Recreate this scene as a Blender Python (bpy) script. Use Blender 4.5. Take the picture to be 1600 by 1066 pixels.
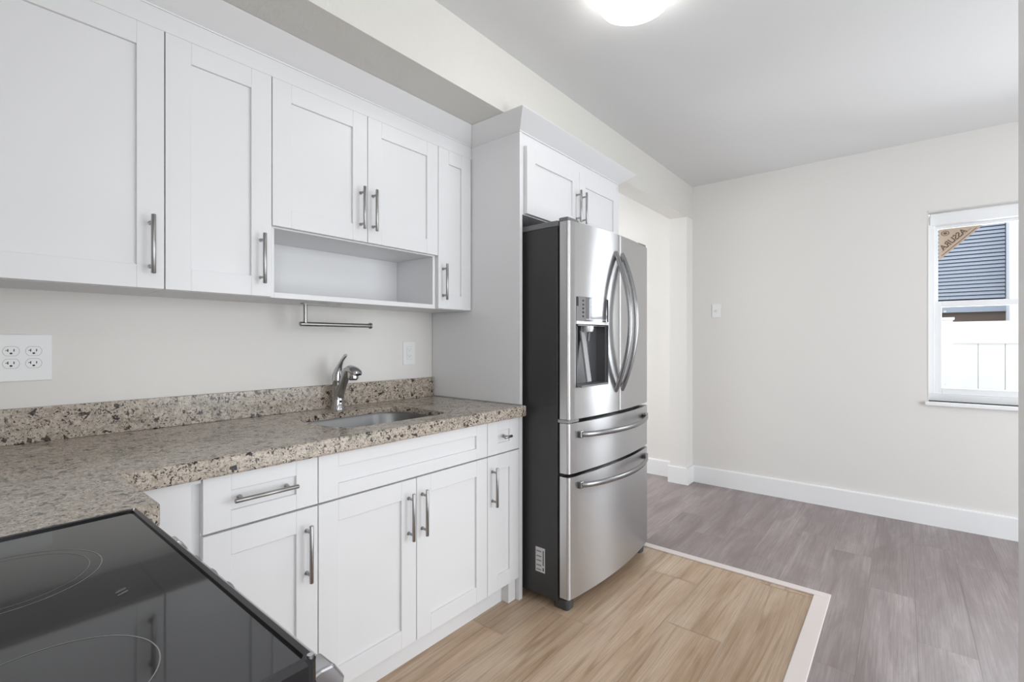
import bpy, bmesh, math, random
from mathutils import Vector, Matrix
random.seed(7)
scene = bpy.context.scene
for o in list(bpy.data.objects): bpy.data.objects.remove(o)
COL = scene.collection
PI = math.pi

# ------------------------------------------------------------------ camera
cam = bpy.data.cameras.new('camera'); camo = bpy.data.objects.new('camera', cam); COL.objects.link(camo)
cam.sensor_width = 36.0; cam.lens = 745.0 / 1600 * 36
camo.location = (0, 0, 1.22); camo.rotation_euler = (math.radians(90), 0, math.radians(-50.552))
cam.clip_start = 0.02
scene.camera = camo
# ------------------------------------------------------------------ world, exposure
world = bpy.data.worlds.new('world'); scene.world = world; world.use_nodes = True
bgn = world.node_tree.nodes['Background']; bgn.inputs[0].default_value = (0.86, 0.93, 1.0, 1); bgn.inputs[1].default_value = 3.6
scene.view_settings.view_transform = 'Standard'; scene.view_settings.look = 'None'
scene.view_settings.exposure = -0.53; scene.view_settings.gamma = 1.0; scene.view_settings.use_curve_mapping = False

def area(name, loc, rot, sx, sy, power, color=(1, 1, 1)):
    l = bpy.data.lights.new(name, 'AREA'); l.shape = 'RECTANGLE'; l.size = sx; l.size_y = sy
    l.energy = power; l.color = color
    o = bpy.data.objects.new(name, l); COL.objects.link(o); o.location = loc; o.rotation_euler = rot
    return o
LAMP = 14.0            # emission of the ceiling lamps' diffusers
# daylight outside the far window, then four added fill lights
area('daylight_far_window', (4.52, -0.62, 1.5), (0, math.radians(90), 0), 1.2, 0.95, 30, (0.93, 0.97, 1.0))
area('fill_rear_right', (2.55, -2.32, 1.1), (math.radians(90), 0, 0), 2.0, 2.0, 54, (0.95, 0.98, 1.0))  # added broad fill from behind the camera, source invented
area('fill_rear_left', (-0.05, -2.32, 1.25), (math.radians(90), 0, 0), 0.6, 2.2, 22, (0.97, 0.98, 1.0))  # added narrow fill from behind the camera, source invented
area('fill_left', (-0.50, -0.55, 1.55), (0, math.radians(-90), 0), 0.95, 1.0, 26, (0.97, 0.98, 1.0))  # added unseen fill from the left, brightens the tall panel
area('fill_hall', (3.4, 3.92, 1.4), (math.radians(-90), 0, 0), 1.2, 1.6, 50, (0.97, 0.985, 1.0))  # added unseen fill that brightens the hall wall

# ------------------------------------------------------------------ materials
def mat(name, color, rough=0.5, metal=0.0, emit=None, es=0.0, **kw):
    m = bpy.data.materials.new(name); m.use_nodes = True
    b = m.node_tree.nodes['Principled BSDF']
    b.inputs['Base Color'].default_value = (*color, 1); b.inputs['Roughness'].default_value = rough
    b.inputs['Metallic'].default_value = metal
    if emit: b.inputs['Emission Color'].default_value = (*emit, 1); b.inputs['Emission Strength'].default_value = es
    for k, v in kw.items(): b.inputs[k.replace('_', ' ')].default_value = v
    return m
def N(m, t, **kw):
    n = m.node_tree.nodes.new(t)
    for k, v in kw.items():
        if k in n.inputs: n.inputs[k].default_value = v
        else: setattr(n, k, v)
    return n
def L(m, a, b): m.node_tree.links.new(a, b)
def bsdf(m): return m.node_tree.nodes['Principled BSDF']
def coords(m, scale=(1, 1, 1), out='Object'):
    tc = N(m, 'ShaderNodeTexCoord'); mp = N(m, 'ShaderNodeMapping'); mp.inputs['Scale'].default_value = scale
    L(m, tc.outputs[out], mp.inputs['Vector']); return mp.outputs[0]
def ramp(m, fac, stops, interp='LINEAR'):
    r = N(m, 'ShaderNodeValToRGB'); r.color_ramp.interpolation = interp
    e = r.color_ramp.elements
    while len(e) < len(stops): e.new(0.5)
    for i, (p, c) in enumerate(stops):
        e[i].position = p; e[i].color = (*c, 1) if len(c) == 3 else c
    L(m, fac, r.inputs[0]); return r.outputs[0]
def mixc(m, fac, a, b, mode='MIX'):
    x = N(m, 'ShaderNodeMix', data_type='RGBA', blend_type=mode)
    for s, v in ((x.inputs[0], fac), (x.inputs[6], a), (x.inputs[7], b)):
        if hasattr(v, 'links'): L(m, v, s)
        elif isinstance(v, (int, float)): s.default_value = v
        else: s.default_value = (*v, 1)
    return x.outputs[2]
def bump(m, h, strength=0.1, dist=0.01):
    b = N(m, 'ShaderNodeBump'); b.inputs['Strength'].default_value = strength; b.inputs['Distance'].default_value = dist
    L(m, h, b.inputs['Height']); L(m, b.outputs[0], bsdf(m).inputs['Normal'])
def noise(m, vec, scale, detail=4, rough=0.5, dist=0.0):
    n = N(m, 'ShaderNodeTexNoise'); n.inputs['Scale'].default_value = scale; n.inputs['Detail'].default_value = detail
    n.inputs['Roughness'].default_value = rough; n.inputs['Distortion'].default_value = dist
    L(m, vec, n.inputs['Vector']); return n.outputs['Fac']

def plaster(name, color, strength, rough=0.75):
    m = mat(name, color, rough)
    v = coords(m)
    a = noise(m, v, 7, 5, 0.6, 0.6); c = noise(m, v, 38, 3)
    mm = N(m, 'ShaderNodeMath', operation='ADD'); L(m, a, mm.inputs[0])
    k = N(m, 'ShaderNodeMath', operation='MULTIPLY'); k.inputs[1].default_value = 0.25; L(m, c, k.inputs[0]); L(m, k.outputs[0], mm.inputs[1])
    bump(m, mm.outputs[0], strength, 0.012)
    return m
M = {}
M['wall'] = plaster('wall_paint', (0.765, 0.747, 0.718), 0.12)
M['ceiling'] = plaster('ceiling_paint', (0.70, 0.70, 0.70), 0.12)
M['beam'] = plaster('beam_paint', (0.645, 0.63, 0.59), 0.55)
M['trim'] = mat('trim_white', (0.86, 0.86, 0.865), 0.35)
M['cab'] = mat('cabinet_white', (0.73, 0.73, 0.738), 0.36)
M['cabin'] = mat('cabinet_interior_white', (0.72, 0.72, 0.73), 0.45)
M['steel'] = mat('brushed_nickel', (0.36, 0.356, 0.35), 0.32, 1.0)
M['chrome'] = mat('chrome', (0.50, 0.50, 0.51), 0.10, 1.0)
M['black'] = mat('black_enamel', (0.008, 0.008, 0.009), 0.22)
M['blackplastic'] = mat('black_plastic', (0.012, 0.012, 0.012), 0.5)
M['plate'] = mat('white_plastic', (0.84, 0.84, 0.84), 0.3)
M['slot'] = mat('slot_black', (0.01, 0.01, 0.01), 0.6)
M['outline'] = mat('socket_outline', (0.40, 0.40, 0.40), 0.5)
M['opal'] = mat('lamp_opal', (0.9, 0.9, 0.9), 0.4, emit=(1, 0.985, 0.96), es=LAMP)
M['greyplastic'] = mat('grey_plastic', (0.16, 0.16, 0.165), 0.35)
M['dispdark'] = mat('dispenser_grey', (0.11, 0.11, 0.115), 0.28, 0.5)
M['silver'] = mat('silver_plastic', (0.72, 0.72, 0.73), 0.3, 0.3)
M['foot'] = mat('foot_grey', (0.05, 0.052, 0.055), 0.5)
M['fridgeside'] = mat('fridge_side_grey', (0.035, 0.035, 0.036), 0.45)
M['label'] = mat('sticker_paper', (0.55, 0.55, 0.55), 0.6)
M['ink'] = mat('sticker_ink', (0.09, 0.09, 0.09), 0.6)

# stainless steel with a fine brushed grain
def stainless(name, col, rough, scale, aniso=0.0):
    m = mat(name, col, rough, 1.0)
    v = coords(m, scale)
    n = noise(m, v, 1.0, 3, 0.6)
    r = N(m, 'ShaderNodeMapRange'); r.inputs['To Min'].default_value = rough - 0.05; r.inputs['To Max'].default_value = rough + 0.06
    L(m, n, r.inputs['Value']); L(m, r.outputs[0], bsdf(m).inputs['Roughness'])
    bsdf(m).inputs['Anisotropic'].default_value = aniso
    return m
M['stainless'] = mat('fridge_stainless', (0.61, 0.61, 0.615), 0.30, 1.0, Anisotropic=1.0, Anisotropic_Rotation=0.25)
_t = N(M['stainless'], 'ShaderNodeTangent', direction_type='RADIAL', axis='Z'); L(M['stainless'], _t.outputs[0], bsdf(M['stainless']).inputs['Tangent'])
M['sinksteel'] = stainless('sink_stainless', (0.21, 0.21, 0.21), 0.33, (300, 4, 4))

# granite
def granite():
    m = mat('granite', (0.6, 0.55, 0.48), 0.20)
    v = coords(m)
    big = noise(m, v, 11, 5, 0.65, 1.0)
    base = ramp(m, big, [(0.30, (0.22, 0.20, 0.15)), (0.42, (0.37, 0.32, 0.25)), (0.54, (0.515, 0.44, 0.365)), (0.64, (0.43, 0.345, 0.285)), (0.78, (0.30, 0.27, 0.20))])
    mid = noise(m, v, 60, 5, 0.7, 0.4)
    base = mixc(m, ramp(m, mid, [(0.38, (0, 0, 0)), (0.54, (1, 1, 1))]), mixc(m, 0.40, base, (0.17, 0.145, 0.11)), base)
    fine = noise(m, v, 150, 4, 0.65)
    base = mixc(m, ramp(m, fine, [(0.45, (0, 0, 0)), (0.60, (1, 1, 1))]), mixc(m, 0.22, base, (0.2, 0.17, 0.14)), mixc(m, 0.28, base, (0.82, 0.76, 0.69)))
    # dark crystals in two sizes, gathered in clusters
    nv = N(m, 'ShaderNodeTexNoise'); nv.inputs['Scale'].default_value = 70; nv.inputs['Detail'].default_value = 4; L(m, v, nv.inputs['Vector'])
    mv = N(m, 'ShaderNodeMix', data_type='VECTOR'); mv.inputs[0].default_value = 0.05
    L(m, v, mv.inputs[4]); L(m, nv.outputs['Color'], mv.inputs[5])
    masks = []
    for scl, thr, cs in ((38, 1.03, 11), (85, 0.98, 19), (130, 0.93, 25)):
        vo = N(m, 'ShaderNodeTexVoronoi'); vo.inputs['Scale'].default_value = scl; L(m, mv.outputs[1], vo.inputs['Vector'])
        spot = ramp(m, vo.outputs['Distance'], [(0.27, (1, 1, 1)), (0.36, (0, 0, 0))])
        sep = N(m, 'ShaderNodeSeparateColor'); L(m, vo.outputs['Color'], sep.inputs[0])
        clus = noise(m, v, cs, 3, 0.6)
        ad = N(m, 'ShaderNodeMath', operation='ADD'); L(m, sep.outputs[0], ad.inputs[0]); L(m, clus, ad.inputs[1])
        gt = N(m, 'ShaderNodeMath', operation='GREATER_THAN'); L(m, ad.outputs[0], gt.inputs[0]); gt.inputs[1].default_value = thr
        mk = N(m, 'ShaderNodeMath', operation='MULTIPLY'); L(m, spot, mk.inputs[0]); L(m, gt.outputs[0], mk.inputs[1]); masks.append(mk)
    darkc = ramp(m, sep.outputs[1], [(0.0, (0.012, 0.012, 0.012)), (0.55, (0.025, 0.022, 0.02)), (0.75, (0.10, 0.05, 0.045)), (1.0, (0.08, 0.075, 0.05))])
    blot = noise(m, v, 36, 5, 0.6, 1.4)
    bl = ramp(m, blot, [(0.63, (0, 0, 0)), (0.66, (1, 1, 1))])
    mx = N(m, 'ShaderNodeMath', operation='MAXIMUM'); L(m, masks[0].outputs[0], mx.inputs[0]); L(m, masks[1].outputs[0], mx.inputs[1])
    m3 = N(m, 'ShaderNodeMath', operation='MAXIMUM'); L(m, mx.outputs[0], m3.inputs[0]); L(m, masks[2].outputs[0], m3.inputs[1])
    m2 = N(m, 'ShaderNodeMath', operation='MAXIMUM'); L(m, m3.outputs[0], m2.inputs[0]); L(m, bl, m2.inputs[1])
    col = mixc(m, m2.outputs[0], base, darkc)
    L(m, col, bsdf(m).inputs['Base Color'])
    return m
M['granite'] = granite()

def wood(name, lo, mid, hi, streak, rough, contrast, fine_amt, blotch, value_range, cross=1.0):
    """plank material: broad tone drift, cathedral grain lines, fine fibres; every plank has its own offset and tone"""
    m = mat(name, mid, rough)
    at = N(m, 'ShaderNodeAttribute'); at.attribute_name = 'rnd'
    tc = N(m, 'ShaderNodeTexCoord')
    sc = N(m, 'ShaderNodeVectorMath', operation='SCALE'); sc.inputs[3].default_value = 37.0
    L(m, at.outputs['Vector'], sc.inputs[0])
    ad = N(m, 'ShaderNodeVectorMath', operation='ADD'); L(m, tc.outputs['Object'], ad.inputs[0]); L(m, sc.outputs[0], ad.inputs[1])
    def V(sx, sy):
        mp = N(m, 'ShaderNodeMapping'); mp.inputs['Scale'].default_value = (sx, sy, 1); L(m, ad.outputs[0], mp.inputs['Vector']); return mp.outputs[0]
    broad = noise(m, V(1.3, 6 * cross), 1.0, 4, 0.55, 0.6)
    c = ramp(m, broad, [(0.30, lo), (0.50, mid), (0.70, hi)])
    # growth lines: a noise field cut into contours
    fld = noise(m, V(0.38, 6 * cross), 1.0, 2, 0.4, 0.1)
    mu = N(m, 'ShaderNodeMath', operation='MULTIPLY'); mu.inputs[1].default_value = 80.0; L(m, fld, mu.inputs[0])
    si = N(m, 'ShaderNodeMath', operation='SINE'); L(m, mu.outputs[0], si.inputs[0])
    brk = noise(m, V(1.6, 45 * cross), 1.0, 3, 0.6)
    ln = ramp(m, si.outputs[0], [(0.45, (0, 0, 0)), (1.0, (1, 1, 1))])
    lk = N(m, 'ShaderNodeMath', operation='MULTIPLY'); L(m, ln, lk.inputs[0]); L(m, ramp(m, brk, [(0.40, (0, 0, 0)), (0.62, (contrast,) * 3)]), lk.inputs[1])
    c = mixc(m, lk.outputs[0], c, streak)
    fib = noise(m, V(4, 210 * cross), 1.0, 4, 0.65)
    c = mixc(m, ramp(m, fib, [(0.38, (fine_amt,) * 3), (0.60, (0, 0, 0))]), c, streak)
    if blotch:
        bl = noise(m, V(1.4, 8), 1.0, 5, 0.65, 0.8)
        c = mixc(m, ramp(m, bl, [(0.38, (blotch,) * 3), (0.60, (0, 0, 0))]), c, streak)
    sv = N(m, 'ShaderNodeMapRange'); sv.inputs['To Min'].default_value = value_range[0]; sv.inputs['To Max'].default_value = value_range[1]
    L(m, at.outputs['Fac'], sv.inputs['Value'])
    hs = N(m, 'ShaderNodeHueSaturation'); L(m, sv.outputs[0], hs.inputs['Value']); L(m, c, hs.inputs['Color'])
    L(m, hs.outputs[0], bsdf(m).inputs['Base Color'])
    bump(m, fib, 0.03, 0.002)
    return m
M['tile'] = wood('wood_look_tile', (0.42, 0.285, 0.18), (0.545, 0.405, 0.285), (0.63, 0.50, 0.375), (0.24, 0.135, 0.07), 0.34, 0.50, 0.36, 0.10, (0.86, 1.10))
M['grout'] = mat('tile_grout', (0.56, 0.46, 0.36), 0.8)
M['vinyl'] = wood('grey_vinyl', (0.26, 0.215, 0.21), (0.33, 0.28, 0.275), (0.40, 0.35, 0.342), (0.165, 0.125, 0.122), 0.38, 0.25, 0.42, 0.50, (0.92, 1.10), 0.8)
M['seam'] = mat('vinyl_seam', (0.17, 0.14, 0.14), 0.7)
M['threshold'] = mat('threshold_strip', (0.70, 0.63, 0.60), 0.5)

# cooktop glass
M['cooktop'] = mat('cooktop_glass', (0.012, 0.012, 0.013), 0.05, Specular_IOR_Level=0.75)
M['ring'] = mat('burner_ring_print', (0.20, 0.20, 0.20), 0.25)

def glassmat(name):
    m = bpy.data.materials.new(name); m.use_nodes = True
    nt = m.node_tree; nt.nodes.clear()
    out = nt.nodes.new('ShaderNodeOutputMaterial'); mx = nt.nodes.new('ShaderNodeMixShader')
    t = nt.nodes.new('ShaderNodeBsdfTransparent'); g = nt.nodes.new('ShaderNodeBsdfGlossy'); g.inputs['Roughness'].default_value = 0.02
    fr = nt.nodes.new('ShaderNodeFresnel'); fr.inputs[0].default_value = 1.25
    t.inputs[0].default_value = (0.98, 0.98, 0.98, 1)
    nt.links.new(fr.outputs[0], mx.inputs[0]); nt.links.new(t.outputs[0], mx.inputs[1]); nt.links.new(g.outputs[0], mx.inputs[2])
    nt.links.new(mx.outputs[0], out.inputs[0]); return m
M['glass'] = glassmat('window_glass')
M['vinylwhite'] = mat('window_vinyl_white', (0.88, 0.89, 0.90), 0.35)
M['fence'] = mat('fence_vinyl', (0.90, 0.90, 0.89), 0.4)
M['stucco'] = mat('neighbour_stucco', (0.80, 0.83, 0.88), 0.8)
M['brick'] = mat('neighbour_brown_wall', (0.13, 0.095, 0.075), 0.85)
M['slat'] = mat('blind_slat', (0.36, 0.40, 0.47), 0.5)
M['dark'] = mat('dark_inside', (0.03, 0.035, 0.05), 0.7)
M['sticker'] = mat('tan_sticker', (0.56, 0.44, 0.34), 0.7)
M['stickink'] = mat('sticker_brown_ink', (0.16, 0.11, 0.08), 0.7)
M['ground'] = mat('outdoor_paving', (0.45, 0.44, 0.42), 0.9)

# ------------------------------------------------------------------ mesh helpers
def link(name, bm, m, parent=None, smooth=None, bevel=0.0, seg=2, mats=None):
    me = bpy.data.meshes.new(name)
    bmesh.ops.recalc_face_normals(bm, faces=bm.faces) if smooth != 'keep' else None
    org = Vector((0, 0, 0))
    p = parent
    while p is not None: org += p.location; p = p.parent
    for v in bm.verts: v.co -= org
    bm.to_mesh(me); bm.free()
    for x in (mats or [m]): me.materials.append(x)
    o = bpy.data.objects.new(name, me); COL.objects.link(o)
    if parent is not None: o.parent = parent
    if bevel:
        b = o.modifiers.new('bevel', 'BEVEL'); b.width = bevel; b.segments = seg; b.limit_method = 'ANGLE'; b.angle_limit = math.radians(40)
        b.harden_normals = False
    if smooth:
        for f in me.polygons: f.use_smooth = True
        try: me.set_sharp_from_angle(angle=math.radians(40))
        except Exception: pass
    return o
def box(bm, x0, x1, y0, y1, z0, z1):
    vs = [bm.verts.new((x, y, z)) for z in (z0, z1) for y in (y0, y1) for x in (x0, x1)]
    for q in ((0, 2, 3, 1), (4, 5, 7, 6), (0, 1, 5, 4), (2, 6, 7, 3), (0, 4, 6, 2), (1, 3, 7, 5)):
        bm.faces.new([vs[i] for i in q])
def bx(name, b, m, parent=None, bevel=0.0, seg=2):
    bm = bmesh.new(); box(bm, *b); return link(name, bm, m, parent, bevel=bevel, seg=seg)
def prism(bm, pts, axis, a, b):
    """extrude a 2-D outline along axis ('x','y','z') between a and b"""
    def P(p, t):
        return {'x': (t, p[0], p[1]), 'y': (p[0], t, p[1]), 'z': (p[0], p[1], t)}[axis]
    A = [bm.verts.new(P(p, a)) for p in pts]; B = [bm.verts.new(P(p, b)) for p in pts]
    n = len(pts)
    bm.faces.new(A); bm.faces.new(B[::-1])
    for i in range(n): bm.faces.new((A[i], B[i], B[(i + 1) % n], A[(i + 1) % n]))
def tube(bm, path, rad, n=14, cap=True, up=Vector((0, 0, 1))):
    """sweep an ellipse (ru, rv) along a path; rad = number or list of numbers / pairs"""
    path = [Vector(p) for p in path]; rings = []
    for i, p in enumerate(path):
        d = (path[min(i + 1, len(path) - 1)] - path[max(i - 1, 0)]).normalized()
        s = d.cross(up)
        if s.length < 1e-4: s = d.cross(Vector((1, 0, 0)))
        s.normalize(); t = s.cross(d).normalized()
        r = rad[i] if isinstance(rad, (list, tuple)) else rad
        ru, rv = r if isinstance(r, (list, tuple)) else (r, r)
        rings.append([bm.verts.new(p + s * (ru * math.cos(2 * PI * k / n)) + t * (rv * math.sin(2 * PI * k / n))) for k in range(n)])
    for a, b in zip(rings, rings[1:]):
        for k in range(n): bm.faces.new((a[k], a[(k + 1) % n], b[(k + 1) % n], b[k]))
    if cap: bm.faces.new(rings[0][::-1]); bm.faces.new(rings[-1])
def lathe(bm, prof, c, n=48):
    rings = []
    for r, z in prof:
        if r < 1e-6: rings.append([bm.verts.new((c[0], c[1], c[2] + z))])
        else: rings.append([bm.verts.new((c[0] + r * math.cos(2 * PI * k / n), c[1] + r * math.sin(2 * PI * k / n), c[2] + z)) for k in range(n)])
    for a, b in zip(rings, rings[1:]):
        for k in range(n):
            k2 = (k + 1) % n
            if len(a) == 1 and len(b) == 1: continue
            if len(a) == 1: bm.faces.new((a[0], b[k], b[k2]))
            elif len(b) == 1: bm.faces.new((a[k], b[0], a[k2]))
            else: bm.faces.new((a[k], b[k], b[k2], a[k2]))
def rrect(x0, x1, y0, y1, r, n=8):
    pts = []
    rs = r if isinstance(r, (list, tuple)) else [r] * 4
    for (cx, cy, a0, q) in ((x1 - rs[0], y1 - rs[0], 0, rs[0]), (x0 + rs[1], y1 - rs[1], 90, rs[1]), (x0 + rs[2], y0 + rs[2], 180, rs[2]), (x1 - rs[3], y0 + rs[3], 270, rs[3])):
        for k in range(n + 1):
            a = math.radians(a0 + 90 * k / n); pts.append((cx + q * math.cos(a), cy + q * math.sin(a)))
    return pts
def bake(o):
    dg = bpy.context.evaluated_depsgraph_get(); dg.update()
    me = bpy.data.meshes.new_from_object(o.evaluated_get(dg)); o.modifiers.clear(); o.data = me
def cut(o, cutter):
    b = o.modifiers.new('cut', 'BOOLEAN'); b.operation = 'DIFFERENCE'; b.object = cutter; b.solver = 'EXACT'
    bake(o); bpy.data.objects.remove(cutter)
def thing(name, label, cat, loc, group=None):
    o = bpy.data.objects.new(name, None); COL.objects.link(o); o.location = loc; o.empty_display_size = 0.1
    o['label'] = label; o['category'] = cat
    if group: o['group'] = group
    return o
def tag(o, label, cat, group=None):
    o['label'] = label; o['category'] = cat
    if group: o['group'] = group
    return o
def struct(o): o['kind'] = 'structure'; return o

# ------------------------------------------------------------------ key dimensions
XL, XF = -0.36, 4.206           # left wall, far wall
YB, YR = 2.018, -2.20           # sink wall, rear wall
YS, YS2 = 1.425, 1.567          # the two faces of the beam / opening wall
ZC, ZB = 2.56, 2.275            # ceiling, underside of the beam
YU, YL = 1.713, 1.398           # fronts of the wall cabinets / base cabinets
XP = 1.756                      # kitchen side of the tall panel
ZT, ZK = 0.918, 0.868           # worktop top and underside

# ------------------------------------------------------------------ floors
def planks(name, regions, rows, length, joints, gap, matp, mats):
    """regions: (x0,x1,y0,y1); rows = (y start, pitch)"""
    bm = bmesh.new(); lay = bm.faces.layers.float.new('rnd')
    def quad(x0, x1, y0, y1, z, mi, r):
        f = bm.faces.new([bm.verts.new(p) for p in ((x0, y0, z), (x1, y0, z), (x1, y1, z), (x0, y1, z))])
        f.material_index = mi; f[lay] = r
    rnd = random.Random(3)
    ys, pitch = rows
    for (X0, X1, Y0, Y1) in regions:
        quad(X0, X1, Y0, Y1, -0.0012, 1, 0.5)
        k = math.floor((Y0 - ys) / pitch)
        while ys + k * pitch < Y1:
            a, b = max(Y0, ys + k * pitch + gap / 2), min(Y1, ys + (k + 1) * pitch - gap / 2)
            j = joints.get(k, (k * 0.437) % length)
            x = j + length * math.floor((X0 - j) / length)
            while x < X1:
                c, d = max(X0, x + gap / 2), min(X1, x + length - gap / 2)
                r = random.Random(int(k * 131 + round(x * 10) * 7)).random()
                if d - c > 0.003 and b - a > 0.003: quad(c, d, a, b, 0.0, 0, r)
                x += length
            k += 1
    me = bpy.data.meshes.new(name); bm.to_mesh(me); bm.free()
    for m in mats: me.materials.append(m)
    o = bpy.data.objects.new(name, me); COL.objects.link(o); return struct(o)
TX, TY = 2.685, 0.335
planks('floor', [(2.735, XF + 0.2, TY - 0.065, 4.0), (XL, XF + 0.2, YR, TY - 0.065)], (0.14, 0.18), 1.22,
       {-1: 2.953, -2: 2.54, 2: 2.965, 0: 2.137, 3: 3.35, 1: 3.55, 4: 3.1}, 0.0008, M['vinyl'], [M['vinyl'], M['seam']])
planks('floor_kitchen', [(XL, TX, TY, YB)], (0.806, 0.24), 1.2, {2: 1.50, 1: 1.784, 0: 2.432, -1: 2.027, -2: 1.45}, 0.0035, M['tile'], [M['tile'], M['grout']])
bm = bmesh.new(); box(bm, XL - 0.2, XF + 0.2, YR - 0.2, 4.1, -0.14, -0.003); struct(link('floor_slab', bm, M['grout']))
bm = bmesh.new(); prism(bm, [(TX, TY - 0.065), (2.735, TY - 0.065), (2.735, YB), (TX, YB)], 'z', -0.002, 0.006)
struct(link('trim_1', bm, M['threshold'], bevel=0.003))
bm = bmesh.new(); prism(bm, [(XL, TY - 0.065), (TX, TY - 0.065), (TX, TY), (XL, TY)], 'z', -0.002, 0.006)
struct(link('trim_2', bm, M['threshold'], bevel=0.003))

# ------------------------------------------------------------------ walls
struct(bx('wall_back', (XL - 0.1, 2.84, YB, YB + 0.1, 0, ZC), M['wall']))
bm = bmesh.new()          # left wall, with an unseen opening added for the left fill light
box(bm, XL - 0.1, XL, YR, -1.05, 0, ZC); box(bm, XL - 0.1, XL, -0.05, YB, 0, ZC); box(bm, XL - 0.1, XL, -1.05, -0.05, 0, 1.07); box(bm, XL - 0.1, XL, -1.05, -0.05, 2.03, ZC)
struct(link('wall_left', bm, M['wall']))
WY0, WY1, WZ0, WZ1 = -1.06, -0.120, 0.820, 2.083       # window hole in the far wall
bm = bmesh.new()
box(bm, XF, XF + 0.16, YR, WY0, 0, ZC); box(bm, XF, XF + 0.16, WY1, 4.0, 0, ZC)
box(bm, XF, XF + 0.16, WY0, WY1, 0, WZ0); box(bm, XF, XF + 0.16, WY0, WY1, WZ1, ZC)
bmesh.ops.remove_doubles(bm, verts=bm.verts, dist=1e-5)
struct(link('wall_far', bm, M['wall']))
# rear wall with two unseen openings added for the fill lights
bm = bmesh.new()
for x0, x1, z0, z1 in ((XL, -0.32, 0, ZC), (0.28, 1.55, 0, ZC), (3.55, XF, 0, ZC), (-0.32, 0.28, 2.1, ZC), (1.55, 3.55, 2.1, ZC)):
    box(bm, x0, x1, YR - 0.12, YR, z0, z1)
struct(link('wall_rear', bm, M['wall']))
struct(bx('wall_right', (0.92, 1.02, YR, -0.130, 0, ZC), M['trim'], bevel=0.002))
struct(bx('ceiling', (XL - 0.1, XF + 0.16, YR - 0.1, 4.1, ZC, ZC + 0.1), M['ceiling']))
# beam over the cabinets, running on over the opening to the far wall, and its stub
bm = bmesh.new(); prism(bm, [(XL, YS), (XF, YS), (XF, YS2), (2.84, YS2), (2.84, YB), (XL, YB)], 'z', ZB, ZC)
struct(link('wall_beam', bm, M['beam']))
struct(bx('wall_stub', (4.062, XF, YS, YS2, 0, ZB), M['wall']))
struct(bx('wall_alcove', (2.76, 2.84, YS + 0.02, YB, 0, ZB), M['wall']))
# room seen through the opening
struct(bx('wall_hall', (2.74, 2.84, YB + 0.1, 4.0, 0, ZC), M['wall']))
bm = bmesh.new(); box(bm, 2.84, 2.86, 4.0, 4.1, 0, ZC); box(bm, 4.1, XF, 4.0, 4.1, 0, ZC); box(bm, 2.86, 4.1, 4.0, 4.1, 2.15, ZC)
struct(link('wall_hall_end', bm, M['wall']))
# baseboards
def bb_profile(t, h): return [(0, 0), (t, 0), (t, h - 0.008), (t - 0.004, h), (0, h)]
BH, BT = 0.142, 0.016
bm = bmesh.new(); prism(bm, [(XF - a, z) for a, z in bb_profile(BT, BH)], 'y', YR, YS); struct(link('baseboard_far', bm, M['trim']))
bm = bmesh.new(); prism(bm, [(XF - a, z) for a, z in bb_profile(BT, BH)], 'y', YS2, 4.0); struct(link('baseboard_hall', bm, M['trim']))
bm = bmesh.new()
box(bm, 4.062 - BT, XF - BT, YS - BT, YS, 0, BH); box(bm, 4.062 - BT, 4.062, YS, YS2 + BT, 0, BH)
struct(link('baseboard_stub', bm, M['trim'], bevel=0.002))

# ------------------------------------------------------------------ far window
wf = struct(bx('window_1', (4.272, 4.352, WY0, WY1, WZ0, WZ0 + 0.045), M['vinylwhite'], bevel=0.003))   # frame foot; the rest below
bm = bmesh.new()
fx0, fx1 = 4.272, 4.352
box(bm, fx0, fx1, WY0, WY0 + 0.045, WZ0 + 0.045, WZ1 - 0.03); box(bm, fx0, fx1, WY1 - 0.038, WY1, WZ0 + 0.045, WZ1 - 0.03)
link('window_frame', bm, M['vinylwhite'], wf, bevel=0.003)
bm = bmesh.new(); box(bm, fx0 - 0.012, fx1, WY0, WY1 - 0.012, WZ1 - 0.088, WZ1 - 0.012)
link('head_cover', bm, M['vinylwhite'], wf, bevel=0.006)
ya, yb = WY0 + 0.045, WY1 - 0.038
bm = bmesh.new()     # lower sash, inside
for b in ((ya, ya + 0.035, WZ0 + 0.045, 1.485), (yb - 0.036, yb, WZ0 + 0.045, 1.485), (ya + 0.035, yb - 0.036, WZ0 + 0.045, WZ0 + 0.088), (ya + 0.035, yb - 0.036, 1.447, 1.485)):
    box(bm, 4.285, 4.315, *b)
lower = link('lower_sash', bm, M['vinylwhite'], wf, bevel=0.003)
bm = bmesh.new(); box(bm, 4.298, 4.303, ya + 0.03, yb - 0.03, WZ0 + 0.08, 1.45); link('window_pane', bm, M['glass'], lower)
bm = bmesh.new()     # upper sash, outside
for b in ((ya, ya + 0.022, 1.455, 1.995), (yb - 0.018, yb, 1.455, 1.995), (ya + 0.022, yb - 0.018, 1.975, 1.995), (ya + 0.022, yb - 0.018, 1.455, 1.485)):
    box(bm, 4.318, 4.345, *b)
upper = link('upper_sash', bm, M['vinylwhite'], wf, bevel=0.003)
bm = bmesh.new(); box(bm, 4.329, 4.334, ya + 0.02, yb - 0.016, 1.48, 1.98); link('window_pane', bm, M['glass'], upper)
bm = bmesh.new(); box(bm, 4.286, 4.2995, -0.215, -0.205, 1.412, 1.422); box(bm, 4.286, 4.2995, -0.215, -0.205, 0.93, 0.937); link('sash_clip', bm, M['silver'], lower)
struct(bx('trim_3', (4.178, 4.275, WY0 - 0.02, WY1 + 0.014, WZ0 - 0.026, WZ0), M['trim'], bevel=0.005))     # sill
bm = bmesh.new()
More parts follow.
